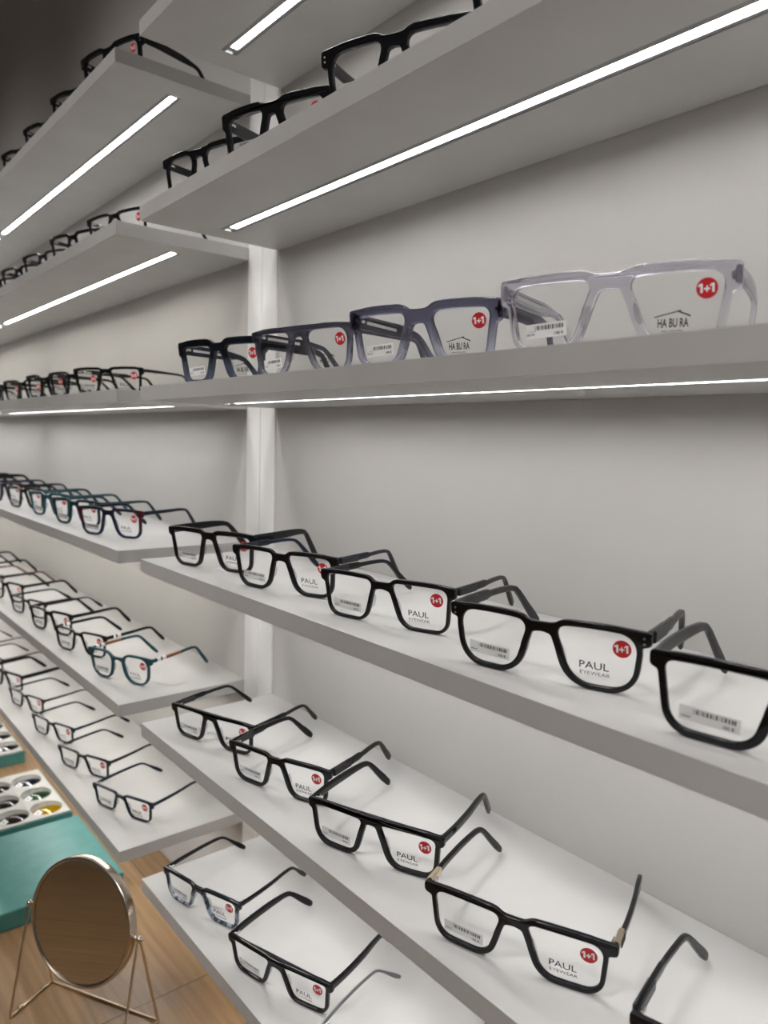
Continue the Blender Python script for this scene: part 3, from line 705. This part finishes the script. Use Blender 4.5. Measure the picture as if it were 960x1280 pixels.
# ------------------------------------------------------------------ the oak floor
CT = 0.0
def wood_material():
    m, nt, b = new_mat('oak_planks'); L = nt.links.new
    tc = nt.nodes.new('ShaderNodeTexCoord')
    mp = nt.nodes.new('ShaderNodeMapping'); mp.inputs['Location'].default_value = (.93, .055, 0); L(tc.outputs['Object'], mp.inputs[0])
    br = nt.nodes.new('ShaderNodeTexBrick'); br.inputs['Scale'].default_value = 1.0; br.inputs['Brick Width'].default_value = 1.28; br.inputs['Row Height'].default_value = .30
    br.inputs['Mortar Size'].default_value = .0009; br.inputs['Mortar Smooth'].default_value = .2; br.offset = .37; br.offset_frequency = 2
    br.inputs['Color1'].default_value = (.12, .12, .12, 1); br.inputs['Color2'].default_value = (.88, .88, .88, 1); br.inputs['Mortar'].default_value = (.5, .5, .5, 1)
    L(mp.outputs[0], br.inputs['Vector'])
    sh = nt.nodes.new('ShaderNodeVectorMath'); sh.operation = 'ADD'; L(tc.outputs['Object'], sh.inputs[0]); L(br.outputs['Color'], sh.inputs[1])
    mp2 = nt.nodes.new('ShaderNodeMapping'); mp2.inputs['Scale'].default_value = (1.3, 9.0, 1.0); L(sh.outputs[0], mp2.inputs[0])
    w = nt.nodes.new('ShaderNodeTexWave'); w.wave_type = 'BANDS'; w.bands_direction = 'Y'; w.inputs['Scale'].default_value = 2.2; w.inputs['Distortion'].default_value = 9.0
    w.inputs['Detail'].default_value = 3.0; w.inputs['Detail Scale'].default_value = .9; L(mp2.outputs[0], w.inputs['Vector'])
    n = nt.nodes.new('ShaderNodeTexNoise'); n.inputs['Scale'].default_value = 26; n.inputs['Detail'].default_value = 6
    mp3 = nt.nodes.new('ShaderNodeMapping'); mp3.inputs['Scale'].default_value = (.35, 7.0, 1.0); L(sh.outputs[0], mp3.inputs[0]); L(mp3.outputs[0], n.inputs['Vector'])
    add = nt.nodes.new('ShaderNodeMath'); add.operation = 'MULTIPLY_ADD'; add.inputs[1].default_value = .22; L(w.outputs['Fac'], add.inputs[0])
    m2 = nt.nodes.new('ShaderNodeMath'); m2.operation = 'MULTIPLY'; m2.inputs[1].default_value = .78; L(n.outputs['Fac'], m2.inputs[0]); L(m2.outputs[0], add.inputs[2])
    r = nt.nodes.new('ShaderNodeValToRGB'); e = r.color_ramp.elements
    e[0].position = .2; e[0].color = (.20, .115, .052, 1); e[1].position = .8; e[1].color = (.325, .197, .093, 1)
    L(add.outputs[0], r.inputs['Fac'])
    hue = nt.nodes.new('ShaderNodeMix'); hue.data_type = 'RGBA'; hue.blend_type = 'MULTIPLY'; hue.inputs[0].default_value = .16
    L(r.outputs['Color'], hue.inputs[6]); L(br.outputs['Color'], hue.inputs[7])
    seam = nt.nodes.new('ShaderNodeMix'); seam.data_type = 'RGBA'; L(br.outputs['Fac'], seam.inputs[0]); L(hue.outputs[2], seam.inputs[6]); seam.inputs[7].default_value = (.06, .03, .012, 1)
    L(seam.outputs[2], b.inputs['Base Color']); b.inputs['Roughness'].default_value = .42
    bp = nt.nodes.new('ShaderNodeBump'); bp.inputs['Strength'].default_value = .08; bp.inputs['Distance'].default_value = .001; L(n.outputs['Fac'], bp.inputs['Height']); L(bp.outputs['Normal'], b.inputs['Normal'])
    return m
OAK = wood_material()
FLOOR.data.materials.append(OAK)

# ------------------------------------------------------------------ teal boxes with tinted sample lenses
TEALB = mottled('teal_box_paper', (.055, .205, .190), (.068, .235, .215), 40, .42, .03)
TRAYW = plain('grey_white_tray', (.46, .45, .41), .55, bump=(200, .05))
BH = .030
bm = bmesh.new(); add_box(bm, -1.452, -1.205, -.395, -.097, CT + .0002, CT + BH)
bmesh.ops.bevel(bm, geom=list(bm.edges), offset=.0012, segments=2, affect='EDGES')
tag(link('closed_box', mesh_from_bm('closed_box', bm, [TEALB], 40)), 'closed flat teal box on the oak floor behind the round mirror', 'box', 'teal lens boxes')

def tray(x0, x1, label, wells, y0=-.395, y1=-.100):
    r = empty('lens_tray', (x0, y0, CT)); tag(r, label, 'tray', 'teal lens boxes')
    bm = bmesh.new(); w = .0022; X, Y = x1 - x0, y1 - y0
    add_box(bm, 0, X, 0, Y, .0002, .003)
    for q in ((0, X, 0, w), (0, X, Y - w, Y), (0, w, w, Y - w), (X - w, X, w, Y - w)): add_box(bm, *q, .003, BH - .003)
    link('tray_box', mesh_from_bm('tray_box', bm, [TEALB]), r)['label'] = 'teal outer box'
    R = .0295
    loops = [[(w + .0006, w + .0006), (X - w - .0006, w + .0006), (X - w - .0006, Y - w - .0006), (w + .0006, Y - w - .0006)]]
    # the insert: a plate with round openings and a cup below each
    for (cx, cy) in wells:
        loops.append([(cx - x0 + R * math.cos(k * math.pi / 24), cy - y0 + R * math.sin(k * math.pi / 24)) for k in range(48)])
    bm = fill2d(loops, .0012, .0004, 1)
    for v in bm.verts: v.co.z += BH - .0012
    for (cx, cy) in wells:
        add_lathe(bm, [(R + .0002, BH - .0016), (R - .001, BH - .006), (R - .004, BH - .013), (R - .010, BH - .0165), (0, BH - .018)], Matrix.Translation((cx - x0, cy - y0, 0)), 40)
    bmesh.ops.recalc_face_normals(bm, faces=bm.faces)
    link('insert', mesh_from_bm('insert', bm, [TRAYW], 40), r)['label'] = 'pale insert with round wells'
    return r

TINT = dict(yellow=((.93, .80, .13), .06), green=((.42, .56, .44), .08), blue=((.16, .19, .36), .14), brown=((.24, .15, .12), .08), grey=((.26, .26, .26), .08), dark=((.20, .18, .17), .1))
TM = {k: clear('tint_' + k, c, .6, r_, .02) for k, (c, r_) in TINT.items()}
_lens = {}
def sample_lens(col, x, y, label, group):
    if col not in _lens:
        o = empty('tinted_lens')
        bm = bmesh.new(); prof = []; R = .0285
        for i in range(9):
            r = R * i / 8; prof.append((r, .0062 * (1 - (r / R) ** 2)))
        back = [(r, h - .0018) for r, h in prof[::-1]]
        add_lathe(bm, prof + back, None, 48)
        bmesh.ops.recalc_face_normals(bm, faces=bm.faces)
        g = link('tinted_glass', mesh_from_bm('tinted_glass', bm, [TM[col]], 50), o)
        bm = bmesh.new()
        add_box(bm, -.0075, .0075, -.0060, .0060, -.0002, .0004, 0)
        for k in range(4): add_box(bm, -.0038 + k * .002, -.0028 + k * .002, -.002, .0022, .0004, .0005, 1)
        t = link('lens_tag', mesh_from_bm('lens_tag', bm, [PAPER, ALU]), o, (.006, -.0165, .0048)); t.rotation_euler = (math.radians(20), math.radians(8), math.radians(15)); t['label'] = 'small white tag'
        _lens[col] = o
    else: o = copy_tree(_lens[col])
    o.location = (x, y, CT + BH - .0082); o.rotation_euler = (math.radians(5), math.radians(-4), 0)
    tag(o, label, 'lens', group)
W1 = [(x, y) for x in (-1.517, -1.590, -1.664) for y in (-.138, -.200, -.262, -.324)]
tray(-1.712, -1.476, 'open teal box of tinted lenses next to the closed teal box', W1)
W2 = [(x, y) for x in (-1.880, -1.957, -2.034) for y in (-.130, -.192, -.254, -.316)]
tray(-2.078, -1.832, 'open teal box of dark lenses farthest from the mirror', W2)
rowname = {-1.517: 'nearest row', -1.590: 'middle row', -1.664: 'farthest row'}
for (x, y) in W1:
    if y < -.30: continue
    if y == -.138: col, lab = {-1.517: ('yellow', 'bright yellow tinted lens in the nearer open teal box'), -1.590: ('green', 'green tinted lens behind the yellow one in the teal box'), -1.664: ('blue', 'dark blue mirrored lens behind the green one in the teal box')}[x]
    else:
        col = {-1.517: 'brown', -1.590: 'grey', -1.664: 'dark'}[x]
        nm = {'brown': 'dark brown', 'grey': 'dark grey', 'dark': 'near-black'}[col]
        nb = {-1.517: 'yellow', -1.590: 'green', -1.664: 'blue'}[x]
        lab = f'{nm} tinted lens directly left of the {nb} lens' if y == -.200 else f'{nm} tinted lens, second well left of the {nb} lens'
    sample_lens(col, x, y, lab, 'tinted sample lenses in the nearer tray')
for (x, y) in W2:
    if y < -.22: continue
    q = {-1.880: 'near', -1.957: 'middle', -2.034: 'far'}[x]
    sample_lens({-1.880: 'dark', -1.957: 'dark', -2.034: 'grey'}[x], x, y, f'dark lens, {q} row of the farther teal box, ' + ('beside the shelf' if y == -.130 else 'second from shelf'), 'dark sample lenses in the farther tray')

# ------------------------------------------------------------------ round mirror on its wire stand
MIR = bpy.data.materials.new('mirror_silver'); MIR.use_nodes = True
_b = MIR.node_tree.nodes['Principled BSDF']; _b.inputs['Base Color'].default_value = (.62, .58, .52, 1); _b.inputs['Metallic'].default_value = 1; _b.inputs['Roughness'].default_value = .03
pa, pb = Vector((-1.0308, -.2889, 0)), Vector((-.8713, -.2005, 0))
mc = (pa + pb) / 2; half = (pb - pa).length / 2; ang = math.atan2(pb.y - pa.y, pb.x - pa.x)
mr_ = empty('tabletop_mirror', (mc.x, mc.y, CT), ang); tag(mr_, 'round metal-rimmed mirror on a wire stand standing on the oak floor', 'mirror')
HP = .1408; RD = .0822; TILT = math.radians(-9)      # local: x along the pivots, -y the reflecting side
Mm = Matrix.Translation((0, 0, HP)) @ Matrix.Rotation(TILT, 4, 'X') @ Matrix.Rotation(math.radians(90), 4, 'X')
bm = bmesh.new()
add_lathe(bm, [(RD - .0045, .0058), (RD - .0030, .0070), (RD - .0008, .0066), (RD, .0050), (RD, -.0058), (RD - .0012, -.0070), (0, -.0072)], Mm, 96)
add_lathe(bm, [(RD - .0045, .0058), (RD - .0050, .0030), (0, .0030)], Mm, 96)
bmesh.ops.remove_doubles(bm, verts=bm.verts, dist=1e-6); bmesh.ops.recalc_face_normals(bm, faces=bm.faces)
link('rim', mesh_from_bm('rim', bm, [NICKEL], 40), mr_)
bm = bmesh.new(); add_lathe(bm, [(RD - .0052, .0032), (RD - .0052, .0048), (RD - .0060, .0052), (0, .0052)], Mm, 96)
bmesh.ops.recalc_face_normals(bm, faces=bm.faces)
link('mirror_glass', mesh_from_bm('mirror_glass', bm, [MIR]), mr_)
for s in (-1, 1):
    bm = bmesh.new(); Mx = Matrix.Translation((s * RD, 0, HP)) @ Matrix.Rotation(s * math.radians(90), 4, 'Y')
    add_lathe(bm, [(0, -.001), (.0030, -.001), (.0030, .0030), (.0022, .0036), (.0022, .0056), (.0030, .0064), (.0042, .0084), (.0044, .0104), (.0036, .0124), (.0018, .0136), (0, .0138)], Mx, 20)
    link('pivot_knob', mesh_from_bm('pivot_knob', bm, [NICKEL], 40), mr_)
fd = .0365; wr = .0017
xw = half
for s in (-1, 1):
    bm = bmesh.new()
    add_tube(bm, [(s * xw, -fd, wr), (s * (xw - .0006), -.0022, HP - .002), (s * (xw - .0006), 0, HP + .0005), (s * (xw - .0006), .0022, HP - .002), (s * xw, fd, wr)], wr, 10)
    link('leg', mesh_from_bm('leg', bm, [BRASSW], 50), mr_)
bm = bmesh.new(); add_tube(bm, [(-xw, -fd, wr), (-xw, fd, wr), (xw, fd, wr), (xw, -fd, wr)], wr * 1.05, 10)
link('base_wire', mesh_from_bm('base_wire', bm, [BRASSW], 50), mr_)
bm = bmesh.new()
for y in (-.022, .018): add_tube(bm, [(-xw - .0005, y, wr * 1.9), (-xw - .0005, y + .006, wr * 1.9)], .0022, 8)
link('clip', mesh_from_bm('clip', bm, [NICKEL], 50), mr_)

# ------------------------------------------------------------------ light of the shop
def area_light(name, loc, size, power, rot=(0, 0, 0), col=(1, .97, .93)):
    l = bpy.data.lights.new(name, 'AREA'); l.shape = 'RECTANGLE'; l.size, l.size_y = size; l.energy = power; l.color = col; l.spread = math.radians(112)
    o = bpy.data.objects.new(name, l); COL.objects.link(o); o.location = loc; o.rotation_euler = rot
    return o
def spot(loc, aim, power, half=22):
    l = bpy.data.lights.new('track_spotlight', 'SPOT'); l.energy = power; l.spot_size = math.radians(half * 2); l.spot_blend = 1.0; l.shadow_soft_size = .22; l.color = (1, .97, .94)
    o = bpy.data.objects.new('track_spotlight', l); COL.objects.link(o); o.location = loc
    o.rotation_euler = (Vector(aim) - Vector(loc)).to_track_quat('-Z', 'Y').to_euler()
for x in (-2.3, -1.35, -.4, .55):
    spot((x, -1.75, 2.66), (x, -.1, .74), 150)
area_light('ambient_fill_light', (.4, -3.2, 2.70), (.6, .25), 18)  # unseen fill light, added to lift the ambient on the upper shelves
w = bpy.data.worlds.new('shop'); scene.world = w; w.use_nodes = True
w.node_tree.nodes['Background'].inputs[0].default_value = (.92, .95, 1.0, 1); w.node_tree.nodes['Background'].inputs[1].default_value = .06

for o in bpy.data.objects:
    for k in ('_w', '_tip'):
        if k in o: del o[k]

# ------------------------------------------------------------------ camera
f_px, yaw, pit, rol = 927.7042, .87757, .09406, .02826
F = Vector((-math.sin(yaw) * math.cos(pit), math.cos(yaw) * math.cos(pit), -math.sin(pit)))
Rr = Vector((math.cos(yaw), math.sin(yaw), 0)); U = Rr.cross(F)
R2 = Rr * math.cos(rol) + U * math.sin(rol); U2 = U * math.cos(rol) - Rr * math.sin(rol)
cam = bpy.data.cameras.new('camera'); co = bpy.data.objects.new('camera', cam); COL.objects.link(co)
M = Matrix((R2, U2, -F)).transposed().to_4x4(); M.translation = Vector((0, -SC, EYE)); co.matrix_world = M
cam.sensor_fit = 'VERTICAL'; cam.sensor_height = 36.0; cam.lens = 36.0 * f_px / 1280; cam.clip_start = .01
cam.dof.use_dof = True; cam.dof.focus_distance = .62; cam.dof.aperture_fstop = 8.0
scene.camera = co
scene.cycles.transparent_max_bounces = 32
scene.cycles.max_bounces = 12
vs = scene.view_settings
vs.view_transform = 'Standard'; vs.look = 'None'; vs.gamma = 1.0; vs.use_curve_mapping = False; vs.exposure = 0.18
